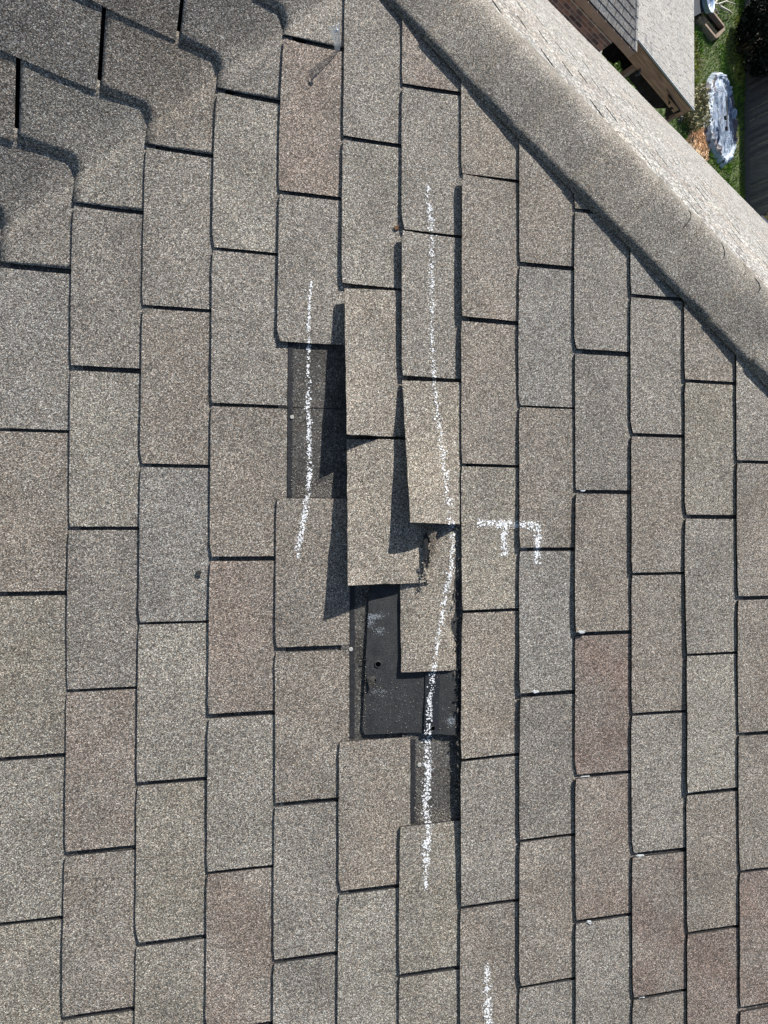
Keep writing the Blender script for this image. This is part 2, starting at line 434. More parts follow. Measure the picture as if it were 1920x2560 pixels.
# hip caps
HD = Vector((1, -1, T_)).normalized()
nB = Vector((0, .487, .873)).normalized()
PM = NM.cross(HD).normalized();  PM = PM if PM.y < 0 or PM.x < 0 else -PM
if PM.dot(Vector((-1, -1, 0))) < 0: PM = -PM
PB = nB.cross(HD).normalized()
if PB.dot(Vector((1, 1, 0))) < 0: PB = -PB
def hip_cap(l0, sd):
    oa, ob, rot = jit(.0035), jit(.002), jit(.006); lift = abs(jit(.004)) + .003; bend = jit(.5)
    def fn(a, b):
        s = 0.30 * b; w = -0.150 + 0.300 * a + oa + rot * b
        l = l0 + s + (0.0006 * nz(a * 30, sd) if b == 0 else 0)
        if a in (0, 1): l += .0
        r = 0.034
        q = math.sqrt(w * w + r * r)
        off = PM * (0.5 * (q - w)) + PB * (0.5 * (q + w))
        nn = (NM * (0.5 - 0.5 * w / q) + nB * (0.5 + .5 * w / q)).normalized()
        e = abs(w) / 0.15
        side = 1.0 if w < 0 else 0.0
        h = .009 - .0082 * e + under(s) * (0.62 - .25 * e) + TH + side * ((lift - .003) * e ** 3 * (0.6 + .4 * math.sin(b * 7 + sd))) + .0012 * nz(w * 14, l * 9, sd) - (1 - side) * .001 * e
        if a in (0, 1): w += .0008 * nz(l * 90, sd); 
        p = Vector((0, KH, 0)) + HD * l + off + nn * h
        if a in (0, 1): p += (PM if a == 0 else PB) * .001 * nz(l * 60, sd + 4)
        return p, p - nn * TH
    return grid_tab(fn, 16, 8, TH)
for n in range(26):
    l = -0.10 + n * 0.142 + jit(.003)
    v, f, loop = hip_cap(l, n * 3.7)
    mesh('hip_cap_shingle', v, f, M_SH, house, True, vary(rnd.choice([(0.80, .80, .81), (.78, .79, .80), (.83, .82, .81)])))
# ridge caps running away to the left, above the picture
for n in range(12):
    x0 = -0.08 - n * 0.142
    def fn(a, b):
        w = -0.15 + .3 * a; q = math.sqrt(w * w + .002); s = .3 * b
        return (Vector((x0 - .3 + s, 1.222 + w, 0.012 - 0.004 - T_ * (q - .0) + under(.3 - s) * .6)),) * 2
    v, f, loop = grid_tab(fn, 8, 2, TH)
    mesh('ridge_cap_shingle', v, f, M_SH, house, True, NEU)
# eave board, gutter end and walls of the house under the roof
M_TAN = plain('tan_paint', (0.58, 0.37, 0.27), 0.7, 0.22, 3.0, 0.3)
M_GUT = plain('dark_gutter', (0.05, 0.055, 0.065), 0.4, 0.2, 9, 0.5)
M_HWALL = plain('house_brick_wall', (0.2, 0.11, 0.085), 0.9, 0.35, 9, 0.2)
mb = MB(); mb.box((0.1, YE - .03, ZE - .22), (8.2, 0, 0), (0, .025, 0), (0, 0, .17)); mb.build('fascia_board', M_TAN, house)
mb = MB(); mb.box((7.75, YE + .0, ZE - .14), (.6, 0, 0), (0, .11, 0), (0, 0, .1)); mb.build('gutter', M_GUT, house)
mb = MB(); mb.box((-2.3, -3.8, -7.1), (8.0, 0, 0), (0, 7.5, 0), (0, 0, 5.2)); mb.build('wall', M_HWALL, house)

# ------------------------------------------------------------------ loose shingles
def patch(corners, na, nb, th, fnh=None, ragged=None):
    """corners: (px, py, height) TL TR BR BL, over the main slope. a runs down, b runs across (left to right)"""
    P = [roof_pt(*c) for c in corners]
    sd = rnd.random() * 40
    def fn(a, b):
        p = P[0] * (1 - a) * (1 - b) + P[1] * (1 - a) * b + P[2] * a * b + P[3] * a * (1 - b)
        hh = fnh(a, b) if fnh else 0.0
        p = p + NM * (hh + .0022 * nz(a * 3, b * 2.5, sd) * min(1, 4 * (1 - b)) + .0008 * nz(a * 9, b * 7, sd))
        if a in (0, 1): p += YV * .0011 * nz(b * 14, sd)
        if b in (0, 1): p += UM * .0011 * nz(a * 26, sd)
        if ragged: p += ragged(a, b)
        return p, p - NM * th
    return grid_tab(fn, na, nb, th, closed=True)
def loose_mesh(name, args, parent, tint, label=None, mat=None):
    v, f, loop = patch(*args); o = mesh(name, v, f, mat or M_SH, parent, False, tint)
    if label: o['label'] = label
    return o
p0 = roof_pt(930, 1280, 0)
strip5 = empty('loose_shingle_strip', p0, 'loose strip of two lifted shingle tabs casting a wide shadow to its left', 'shingle strip')
loose_mesh('shingle_tab', ([(861, 720, .020), (1016, 728, -.003), (1020, 1091, -.002), (867, 1086, .040)], 14, 10, TH, lambda a, b: -.006 * a * math.sin(math.pi * b)), strip5, (1.0, .97, .93), 'upper tab with its lower left corner lifted')
def torn(a, b):
    if b < .86: return Vector((0, 0, 0))
    k = (b - .86) / .14
    return UM * (k * (.012 * nz(a * 7, 5.5) + .006 * nz(a * 23, 2.2))) + NM * (k * .004 * nz(a * 11, 7.7))
loose_mesh('shingle_tab', ([(867, 1098, .013), (1070, 1100, .000), (1068, 1458, .010), (870, 1464, .042)], 26, 16, TH, lambda a, b: -.004 * math.sin(math.pi * b) * a + .002 * math.sin(a * 5), torn), strip5, (1.0, .97, .92), 'lower tab torn along its right edge')
# black sheet put in for the shaded slit open at the tear
mb = MB()
fl = [(1058, 1340, .0168), (1066, 1332, .017), (1073, 1350, .0165), (1069, 1372, .0168), (1074, 1395, .0168), (1066, 1424, .016), (1061, 1408, .016), (1063, 1372, .0168)]
mb.add([roof_pt(*q) for q in fl] + [roof_pt(q[0], q[1], q[2] - .003) for q in fl], [tuple(range(8))] + [(i, (i + 1) % 8, (i + 1) % 8 + 8, i + 8) for i in range(8)])
mb.build('tear_slit', M_EDGE, strip5)
mb = MB()
fl = [(1066, 1326, .019), (1080, 1322, .022), (1092, 1330, .020), (1089, 1344, .021), (1094, 1356, .018), (1087, 1368, .019), (1088, 1384, .016), (1080, 1392, .0165), (1075, 1378, .018), (1078, 1360, .0195), (1073, 1346, .019)]
n = len(fl)
mb.add([roof_pt(*q) for q in fl] + [roof_pt(q[0], q[1], q[2] - .0035) for q in fl], [tuple(range(n))] + [(i, (i + 1) % n, (i + 1) % n + n, i + n) for i in range(n)], (.62, .56, .5))
mb.build('torn_lip', M_SH, strip5)
mb = MB()
for q in range(150):
    t = rnd.random(); x = 1078 + 7 * math.sin(t * 6) - 12 * t + rnd.gauss(0, 4); y = 1322 + 140 * t
    c = roof_pt(x, y, .0165 + jit(.002)); r = R(.001, .0034)
    a = Vector((jit(1), jit(1), jit(1))).normalized() * r; b = a.orthogonal().normalized() * r
    mb.add([c + a, c + b, c - a, c - b], [(0, 1, 2, 3)])
mb.build('torn_fibre', M_DARK, strip5)['kind'] = 'stuff'

p0 = roof_pt(1080, 1300, 0)
strip6 = empty('loose_shingle_strip', p0, 'bent strip of two shingle tabs that the long curved chalk line crosses', 'shingle strip')
loose_mesh('shingle_tab', ([(1006, 951, .010), (1166, 957, .003), (1163, 1311, .002), (1026, 1306, .052)], 14, 12, TH, lambda a, b: .0045 * math.sin(math.pi * min(1, b * 1.1)) * a), strip6, (1.02, .99, .93), 'upper tab tilted and bent up along the chalk line')
loose_mesh('shingle_tab', ([(999, 1305, .000), (1164, 1300, .000), (1163, 1673, .002), (1003, 1681, .010)], 14, 12, TH, lambda a, b: .003 * math.sin(math.pi * b) - (.006 * max(0, b - .78) / .22)), strip6, (1.02, .99, .94), 'lower tab with frayed right edge')
mb = MB()
for q in range(150):
    t = rnd.random(); x = 1143 + jit(5) + 3 * math.sin(t * 9); y = 1120 + 900 * t
    if 1120 < y < 1300 and rnd.random() < .5: continue
    c = roof_pt(x, y, .004 + jit(.004)); r = R(.0012, .0042)
    a = (YV * jit(1) + UM * jit(.4) + NM * jit(.4)).normalized() * r * 1.6; b = (UM * jit(1) + NM * jit(.8)).normalized() * r * .6
    mb.add([c + a, c + b, c - a, c - b], [(0, 1, 2, 3)])
mb.build('frayed_asphalt_crumb', M_DARK, strip6)['kind'] = 'stuff'

# black panel (back of a slid shingle) lying in the hole
def panel():
    o = empty('black_shingle_panel', roof_pt(1020, 1650, 0), 'smooth black panel with punched nail holes bared in the hole between torn tabs', 'shingle panel')
    C_ = [(925, 1438, .0022), (1150, 1450, .0022), (1143, 1838, .0022), (905, 1838, .0022)]
    def rag(a, b):
        q = Vector((0, 0, 0))
        if a > .97 and b < .04: q = UM * .006
        if a == 1: q += YV * (.004 * math.sin(b * 3.1))
        return q
    hs = [(.585, .135), (.682, .115)]
    v, f, loop = patch(C_, 28, 20, .0026, lambda a, b: .0012 * nz(a * 5, b * 4, 2.0), rag)
    cols = []
    mesh('panel_sheet', v, f, M_SHEET, o, False, (1, 1, 1))
    # release strip
    mb = MB(); pts = []
    for i in range(21):
        y = 1672 + (1836 - 1672) * i / 20
        for x in (1064 - 4 * i / 20, 1100 - 4 * i / 20): pts.append(roof_pt(x, y, .0045))
    mb.add(pts, [(2 * i, 2 * i + 1, 2 * i + 3, 2 * i + 2) for i in range(20)])
    mb.build('release_tape', plain('release_tape', (0.02, 0.022, 0.025), 0.5, 0.3, 40, 0.6), o)
    for (x, y, r) in ((945, 1661, .0062), (935, 1700, .0046), (1082, 1821, .0055)):
        c = roof_pt(x, y, .0042); mb = MB(); n = 12
        rr = [r * (1 + .25 * nz(j * 1.3, x)) for j in range(n)]
        ring = lambda s, h: [c + (UM * math.cos(j * 2 * math.pi / n) + YV * math.sin(j * 2 * math.pi / n)) * rr[j] * s + NM * h for j in range(n)]
        mb.add(ring(1.25, -.0012) + ring(.98, .0009) + ring(.75, -.0006), [(i + k * n, (i + 1) % n + k * n, (i + 1) % n + (k + 1) * n, i + (k + 1) * n) for k in (0, 1) for i in range(n)])
        mb.build('punched_rim', M_SHEET, o)
        mb = MB(); mb.add(ring(.8, .0004), [tuple(range(n))]); mb.build('nail_hole', plain('hole_black', (0.002, 0.002, 0.002), 1.0, 0.1, 10, 0.0), o)
    mb = MB()
    P = [roof_pt(x, y, h) for x, y, h in ((916, 1693, .005), (938, 1690, .0052), (936, 1706, .0085), (925, 1726, .0075))]
    mb.add(P + [q - NM * .0008 for q in P], [(0, 1, 2, 3), (7, 6, 5, 4), (0, 4, 5, 1), (1, 5, 6, 2), (2, 6, 7, 3), (3, 7, 4, 0)], (1.5, 1.35, 1.2))
    mb.build('torn_flap', M_SHEET, o)
    mb = MB(); a_, b_ = roof_pt(909, 1650, .0048), roof_pt(926, 1646, .0048); mb.tube([a_, (a_ + b_) / 2 + NM * .0003, b_], [.0009, .0006, .0002], 4); mb.build('crack', M_EDGE, o)
    return o
panel()
# dusty scuffs on the panel
def flecks(name, pts, label, cat, mat, group=None, off=.0005):
    mb = MB()
    for (P, n, r) in pts:
        a = n.orthogonal().normalized(); a = (Matrix.Rotation(R(0, 6.28), 3, n) @ a); b = n.cross(a)
        k = rnd.choice((3, 4, 5)); vs0 = []
        for j in range(k):
            t = 2 * math.pi * (j + jit(.25)) / k; q = r * R(.6, 1.25)
            vs0.append(P + n * (off + R(0, .0003)) + a * math.cos(t) * q + b * math.sin(t) * q)
        mb.add(vs0, [tuple(range(k))])
    o = mb.build(name, mat); return tag(o, label, cat, group, None)

bpy.context.view_layer.update()
DG = bpy.context.evaluated_depsgraph_get()
def cast(x, y):
    ok, loc, nrm, idx, ob, mw = scene.ray_cast(DG, CAM, ray(x, y))
    if not ok: return None
    if nrm.dot(ray(x, y)) > 0: nrm = -nrm
    return loc, nrm, ob
def stroke(poly, width, dens, soft=1.0, double=None, dist=None):
    out = []
    for (x0, y0, w0), (x1, y1, w1) in zip(poly[:-1], poly[1:]):
        L = math.hypot(x1 - x0, y1 - y0); n = int(L * (w0 + w1) / 2 * dens * width * 1.45)
        px, py = -(y1 - y0) / L, (x1 - x0) / L
        for _ in range(n):
            t = rnd.random(); w = (w0 + (w1 - w0) * t) * width
            g = max(-1.5, min(1.5, rnd.gauss(0, .52)))
            wob = 2.2 * nz((x0 + (x1 - x0) * t) * .02, (y0 + (y1 - y0) * t) * .02)
            x = x0 + (x1 - x0) * t + px * (g * w + wob); y = y0 + (y1 - y0) * t + py * (g * w + wob)
            # chalk catches only on the tops of the granules
            if nz(x * .21, y * .21, 1.0) + .5 * nz(x * .06, y * .05, 4) < -.09 + .22 * (1 - dens / .5): continue
            c = cast(x, y)
            if not c or c[1].dot(NM) < .6: continue
            out.append((c[0], c[1], R(.0007, .0013 if rnd.random() < .7 else .0024)))
    return out
S1 = [(776, 704, .5), (774, 780, .6), (771, 862, .6), (770, 1010, .9), (773, 1120, 1.0), (774, 1190, 1.0), (770, 1240, 1.0), (758, 1310, 1.1), (748, 1355, 1.1), (744, 1396, .9)]
flecks('chalk_line', stroke(S1, 6.5, .42), 'white chalk line running down over the missing tab left of the lifted strip', 'chalk mark', M_CHALK)
S2 = [(1070, 462, .6), (1074, 520, .9), (1079, 600, .9), (1080, 720, .8), (1080, 800, .7), (1082, 900, .7), (1086, 960, .7), (1097, 1060, .9), (1108, 1140, .9), (1119, 1215, 1.0), (1128, 1300, 1.1), (1131, 1360, 1.1), (1126, 1430, 1.0), (1112, 1500, .9), (1100, 1570, .9), (1088, 1640, .8), (1084, 1675, .8), (1076, 1740, .8), (1070, 1830, 1.0), (1068, 1900, 1.2), (1067, 1990, 1.2), (1068, 2060, 1.2), (1066, 2140, 1.1), (1062, 2225, .6)]
def fade(poly, d0, d1): return poly
a2 = stroke(S2[:11], 9.0, .26) + stroke(S2[10:16], 8.0, .33) + stroke(S2[15:18], 9, .3) + stroke(S2[17:], 8.5, .42)
flecks('chalk_line', a2, 'long curved white chalk line crossing the bent strip and the black panel', 'chalk mark', M_CHALK)
flecks('chalk_line', stroke([(1217, 2405, .7), (1216, 2460, 1.1), (1222, 2570, 1.3)], 9.5, .36), 'short white chalk line at the bottom edge of the photo', 'chalk mark', M_CHALK)
SF = stroke([(1193, 1305, 1), (1262, 1309, 1)], 9, .5) + stroke([(1262, 1309, 1), (1346, 1312, 1)], 9, .5) + stroke([(1263, 1312, 1), (1260, 1388, 1)], 9, .5) + stroke([(1345, 1312, 1.1), (1342, 1410, 1)], 9, .5)
flecks('chalk_letter', SF, 'white chalk letter F on its side on the shingles right of the tear', 'chalk mark', M_CHALK)
sm = []
for (cx, cy, rx, ry, n) in ((934, 1541, 24, 7, 300), (924, 1556, 13, 14, 150), (950, 1577, 13, 8, 90), (1127, 1803, 10, 11, 190), (948, 1728, 20, 8, 70), (1000, 1760, 80, 60, 160)):
    for _ in range(n):
        c = cast(cx + rnd.gauss(0, rx * .6), cy + rnd.gauss(0, ry * .6))
        if c and c[2].name.startswith('panel'): sm.append((c[0], c[1], R(.0003, .0009)))
M_DUST = plain('dust', (0.34, 0.37, 0.4), 1.0, .2, 200, .1)
if sm: flecks('dust_smear', sm, 'pale dust smudges scuffed onto the black panel', 'dust smudge', M_DUST)

# the butt joint of the shingles below shows as a thin line in the bared headlap
mb = MB(); pts = []
for i in range(15):
    x = 698 + 160 * i / 14; y = 1017.5 + 4.5 * i / 14 + .8 * nz(i * .9, 2); c = cast(x, y)
    if c: pts.append((c[0] + NM * .0004, .0011 + .0004 * nz(i * .7, 5)))
mb.add([p + YV * w * s_ for p, w in pts for s_ in (1, -1)], [(2 * i, 2 * i + 1, 2 * i + 3, 2 * i + 2) for i in range(len(pts) - 1)])
mb.build('shingle_joint', M_FELT, slopes['main'])
mb = MB()
for (x0, x1, y0, y1, n) in ((742, 850, 1205, 1243, 420), (1042, 1140, 2010, 2054, 420), (728, 742, 880, 1240, 160), (895, 915, 1480, 1835, 160), (1036, 1052, 1850, 2050, 120), (910, 1140, 1690, 1836, 90), (745, 855, 880, 1240, 120)):
    for _ in range(n):
        t = rnd.random() ** .6; x = R(x0, x1); y = y0 + (y1 - y0) * (t if y1 - y0 < 60 else rnd.random())
        c = cast(x, y)
        if not c or c[1].dot(NM) < .6 or c[2].name.startswith('shingle'): continue
        P = c[0] + NM * .0005; q = R(.0006, .0013); a = (UM * jit(1) + YV * jit(1)).normalized() * q; b = NM.cross(a) * R(.5, 1)
        mb.add([P + a, P + b, P - a, P - b, P + NM * q * .8], [(0, 1, 4), (1, 2, 4), (2, 3, 4), (3, 0, 4)], vary(rnd.choice([(1, 1, 1), (.5, .48, .46), (1.4, 1.35, 1.25)])))
tag(mb.build('loose_granules', plain('loose_granule', (.3, .28, .25), .9, .2, 90, .2)), 'loose mineral granules washed into the bared black patches', 'granules', kind='stuff')

# lifted butt ends of the hip caps show as short curved dark lips along the crest
for pts in (((1721, 526), (1726, 533), (1725, 548), (1715, 562), (1708, 571)), ((1803, 606), (1808, 620), (1811, 638), (1805, 652)), ((1885, 694), (1896, 708), (1900, 722), (1893, 736))):
    P = []
    for q in pts:
        c = cast(*q)
        if c: P.append(c[0] + c[1] * .0005)
    if len(P) > 2:
        mb = MB(); mb.tube(P, [.0006] + [.0017] * (len(P) - 2) + [.0005], 5); mb.build('lifted_cap_lip', M_EDGE, house)
# nails
def nail(x, y, r, label, tilt=0.0):
    c = cast(x, y); P, n = c[0], NM
    o = empty('roofing_nail', P, label, 'nail', 'roofing nails left in the bared shingles')
    a = UM; b = YV; mb = MB(); N = 16
    n2 = (n + UM * tilt).normalized()
    def ring(q, h): return [P + (a * math.cos(2 * math.pi * j / N) + b * math.sin(2 * math.pi * j / N)) * q + n2 * h for j in range(N)]
    mb.add(ring(r, .0004) + ring(r, .0012) + ring(r * .85, .0016), [(j + k * N, (j + 1) % N + k * N, (j + 1) % N + (k + 1) * N, j + (k + 1) * N) for k in (0, 1) for j in range(N)] + [tuple(2 * N + j for j in range(N))])
    mb.build('nail_head', M_NAIL, o)
    mb = MB(); mb.tube([P + n2 * .0005, P - n2 * .02], .0015, 6); mb.build('shank', M_NAIL, o)
nail(730, 1043, .0040, 'roofing nail head beside the left chalk line in the missing tab')
nail(877, 1623, .0043, 'roofing nail head left of the black panel')
nail(1048, 1912, .0044, 'roofing nail head below the black panel beside the chalk line', .15)

def blob(name, x, y, r, mat, label, cat, shape, hgt=.002, group=None, h0=0.0):
    c = cast(x, y); P = c[0]
    mb = MB(); n = len(shape)
    vs0 = [P + (UM * a + YV * b) * r + NM * (h0 + .0004) for a, b in shape] + [P + (UM * a + YV * b) * r * .8 + NM * (hgt * R(.7, 1.2)) for a, b in shape]
    mb.add(vs0, [tuple(range(n, 2 * n))] + [(i, (i + 1) % n, (i + 1) % n + n, i + n) for i in range(n)])
    return tag(mb.build(name, mat), label, cat, group)
blob('asphalt_chip', 496, 1433, .0072, M_CHIP, 'small dark asphalt chip lying alone on a left hand shingle', 'debris', [(-.8, .1), (-.1, .9), (.9, .5), (.6, -.3), (.5, -1), (-.4, -.5)], .003)
blob('withered_leaf', 990, 571, .006, M_RUST, 'tiny rust brown leaf scrap caught at a shingle edge above the lifted strip', 'debris', [(-1, .1), (-.3, .9), (.5, .7), (1, 1.4), (.8, -.5), (-.2, -1)], .003)
for (x, y, w) in ((1455, 1226, 1.1), (1308, 1370, .8), (1338, 1729, 1.2), (1453, 1580, 1.2), (1600, 2139, 1.4), (1463, 1942, 1.7), (1603, 2492, 1.2), (1472, 2304, .8)):
    words = {1455: 'in the cutout up and right of the chalk letter', 1308: 'in the cutout the chalk letter crosses', 1338: 'in the cutout below the chalk letter', 1453: 'in the cutout above the darkest red shingle',
             1600: 'above a red shingle low on the right, the biggest', 1463: 'long lump in the cutout under the darkest red shingle', 1603: 'in the lowest right cutout that holds one', 1472: 'fleck in the cutout below the long lump'}[x]
    cx = cast(x, y)
    sh = [(-1.4 * w, .1), (-.9 * w, .6), (.2, .5), (w, .45), (1.4 * w, -.1), (.6 * w, -.5), (-.6 * w, -.55)]
    blob('sealant_lump', x, y, .0052, M_BITS, 'pale grey sealant lump ' + words, 'sealant lump', sh, .0035, 'sealant lumps in the cutouts')

# clear plastic scrap sticking up at the top
def film():
    m, nt, b = newmat('clear_film'); b.inputs['Base Color'].default_value = (.85, .87, .88, 1); b.inputs['Roughness'].default_value = .25
    b.inputs['Alpha'].default_value = .32; b.inputs['Specular IOR Level'].default_value = .8
    m2 = plain('film_edge', (.8, .82, .84), .4, .05, 50, .6)
    A = [(848, 128, .004), (838, 130, .004), (834, 108, .02), (826, 85, .034), (821, 66, .045), (832, 67, .048), (841, 70, .05), (846, 58, .052), (848, 85, .036), (851, 108, .018)]
    # film stands up from the cutout; heights bring the shadow down and left
    P = [roof_pt(*q) for q in A]
    o = empty('plastic_scrap', P[0], 'clear plastic scrap with curled white tip standing up from a cutout near the top', 'plastic scrap')
    mb = MB(); mb.add(P + [q - NM * .0004 for q in P], [tuple(range(10)), tuple(range(19, 9, -1))]); mb.build('film', m, o)
    mb = MB(); mb.tube([P[7], P[8], P[9], P[0]], [.0012, .0008, .0007, .0006], 5); mb.build('film_edge', m2, o)
    mb = MB(); mb.tube([roof_pt(831, 68, .05), roof_pt(841, 66, .053), roof_pt(843, 75, .05), roof_pt(838, 80, .048), roof_pt(834, 76, .05)], [.0006, .0018, .0025, .0022, .0008], 6); mb.build('curled_tip', m2, o)
film()

# ------------------------------------------------------------------ the yard below
GZ = -7.1
def gp(x, y, z=GZ): return on_plane(x, y, Vector((0, 0, 1)), z)
def ground_mat():
    m, nt, b = newmat('lawn_ground'); L = nt.links
    g = nd(nt, 'ShaderNodeNewGeometry')
    n1 = nd(nt, 'ShaderNodeTexNoise', Scale=.55, Detail=5.0); L.new(g.outputs['Position'], n1.inputs['Vector'])
    n2 = nd(nt, 'ShaderNodeTexNoise', Scale=5.0, Detail=8.0, Roughness=.75); L.new(g.outputs['Position'], n2.inputs['Vector'])
    c1 = ramp(nt, n1.outputs[0], [(.38, (.055, .085, .022)), (.52, (.075, .10, .028)), (.66, (.13, .115, .06))])
    c2 = ramp(nt, n2.outputs[0], [(.3, .45), (.7, 1.5)])
    L.new(mixc(nt, c1, c2, 1.0, 'MULTIPLY'), b.inputs['Base Color']); b.inputs['Roughness'].default_value = 1
    return m
gm = ground_mat()
tag(mesh('ground', [(-400, -400, GZ), (400, -400, GZ), (400, 400, GZ), (-400, 400, GZ)], [(0, 1, 2, 3)], gm, None, False, (1, 1, 1)), kind='structure')
M_GRASS = plain('grass_blades', (.17, .28, .05), .8, .5, 2.2, .2)
pa = [(1742, 285), (1752, 300), (1762, 318), (1767, 345), (1772, 375), (1770, 405), (1755, 395), (1735, 372), (1712, 352), (1722, 335), (1738, 325), (1735, 300)]
PG = [gp(x, y) for x, y in pa]
def inpoly(x, y):
    c = False
    for i in range(len(PG)):
        a, b = PG[i], PG[i - 1]
        if (a.y > y) != (b.y > y) and x < (b.x - a.x) * (y - a.y) / (b.y - a.y) + a.x: c = not c
    return c
mb = MB()
for q in range(30000):
    x = R(13.5, 24.35); y = R(11.5, 24)
    if x < 19 and y > 17.5: continue
    if inpoly(x, y) and rnd.random() < .93: continue
    s = R(.03, .10) * (1.3 if nz(x * .6, y * .6, 4) > 0 else .8)
    d = nz(x * .7, y * .7, 8); e_ = nz(x * 2.5, y * 2.5, 3)
    c = (1.0 + .5 * d + .3 * e_, 1 + .25 * d + .3 * e_, .9)
    if nz(x * .4, y * .4, 12) > .28: c = (1.7, 1.15, 1.3)
    for _ in range(2):
        a = R(0, 6.28); w = s * .22; tip = Vector((x + jit(.06), y + jit(.06), GZ + s))
        mb.add([(x + w * math.cos(a), y + w * math.sin(a), GZ), (x - w * math.cos(a), y - w * math.sin(a), GZ), tip], [(0, 1, 2)], c)
o = mb.build('grass', M_GRASS); tag(o, 'green lawn grass in the fenced yard far below', 'grass', kind='stuff')
# bare orange earth
pa = [(1742, 285), (1752, 300), (1762, 318), (1767, 345), (1772, 375), (1770, 405), (1755, 395), (1735, 372), (1712, 352), (1722, 335), (1738, 325), (1735, 300)]
o = mesh('bare_dirt', [gp(x, y, GZ + .012) for x, y in pa], [tuple(range(len(pa)))], plain('orange_dirt', (.62, .43, .27), 1, .35, 3.5, .1), None, False, (1, 1, 1)); tag(o, kind='structure')
mb = MB()
for q in range(900):
    i = rnd.randrange(len(pa)); t = rnd.random() ** .6; cx, cy = 1752, 348
    x = cx + (pa[i][0] - cx) * t + jit(5); y = cy + (pa[i][1] - cy) * t + jit(8)
    P = gp(x, y, GZ + .02); r = R(.02, .07)
    a = Vector((jit(1), jit(1), jit(.4))).normalized() * r; b = Vector((jit(1), jit(1), jit(.4))).normalized() * r * .4
    mb.add([P + a, P + b, P - a, P - b + Vector((0, 0, .03))], [(0, 1, 2, 3)], vary(rnd.choice([(1, 1, 1), (1.3, 1.3, 1.35), (.6, .55, .5)])))
tag(mb.build('straw_litter', plain('straw', (.66, .48, .31), 1, .3, 5, .1)), 'pale straw and chips scattered on the bare earth', 'straw', kind='stuff')

# fence
FX = 24.47
fence = empty('fence', (FX, 16, GZ), 'dark weathered board fence along the far side of the yard', 'fence')
M_BOARD = plain('weathered_board', (.17, .155, .155), .9, .45, 5.0, .2, .003, (9, 9, .8))
y = 9.5; me0 = None
while y < 26.0:
    w = .138; mb = MB(); hh = 1.83 + jit(.02)
    mb.box((FX + jit(.006), y, GZ + .05), (.018, 0, 0), (jit(.004), w, 0), (jit(.01), jit(.006), hh), vary(rnd.choice([(1, 1, 1), (.75, .75, .78), (1.25, 1.2, 1.15), (.95, .9, .88)])))
    mb.build('board', M_BOARD, fence); y += w + .008
for z in (.35, 1.0, 1.6):
    mb = MB(); mb.box((FX + .03, 9.5, GZ + z), (.04, 0, 0), (0, 16.5, 0), (0, 0, .09)); mb.build('rail', M_BOARD, fence)
mb = MB(); mb.box((FX - .03, 9.5, GZ), (.03, 0, 0), (0, 16.5, 0), (0, 0, .16), (.9, .9, .85)); mb.build('kickboard', M_BOARD, fence)
yt = on_plane(1909, 545, Vector((1, 0, 0)), FX - .05)
mb = MB(); mb.box(yt - Vector((0, .12, .12)), (.03, 0, 0), (0, .22, .05), (0, -.06, .24)); mb.box(yt + Vector((0, .1, .12)), (.02, 0, 0), (0, .05, 0), (0, 0, .1))
tag(mb.build('yellow_sign', plain('yellow_plate', (.62, .46, .2), .6, .3, 12, .3)), 'small yellow plate fixed to the fence at the right edge of the photo', 'plate')

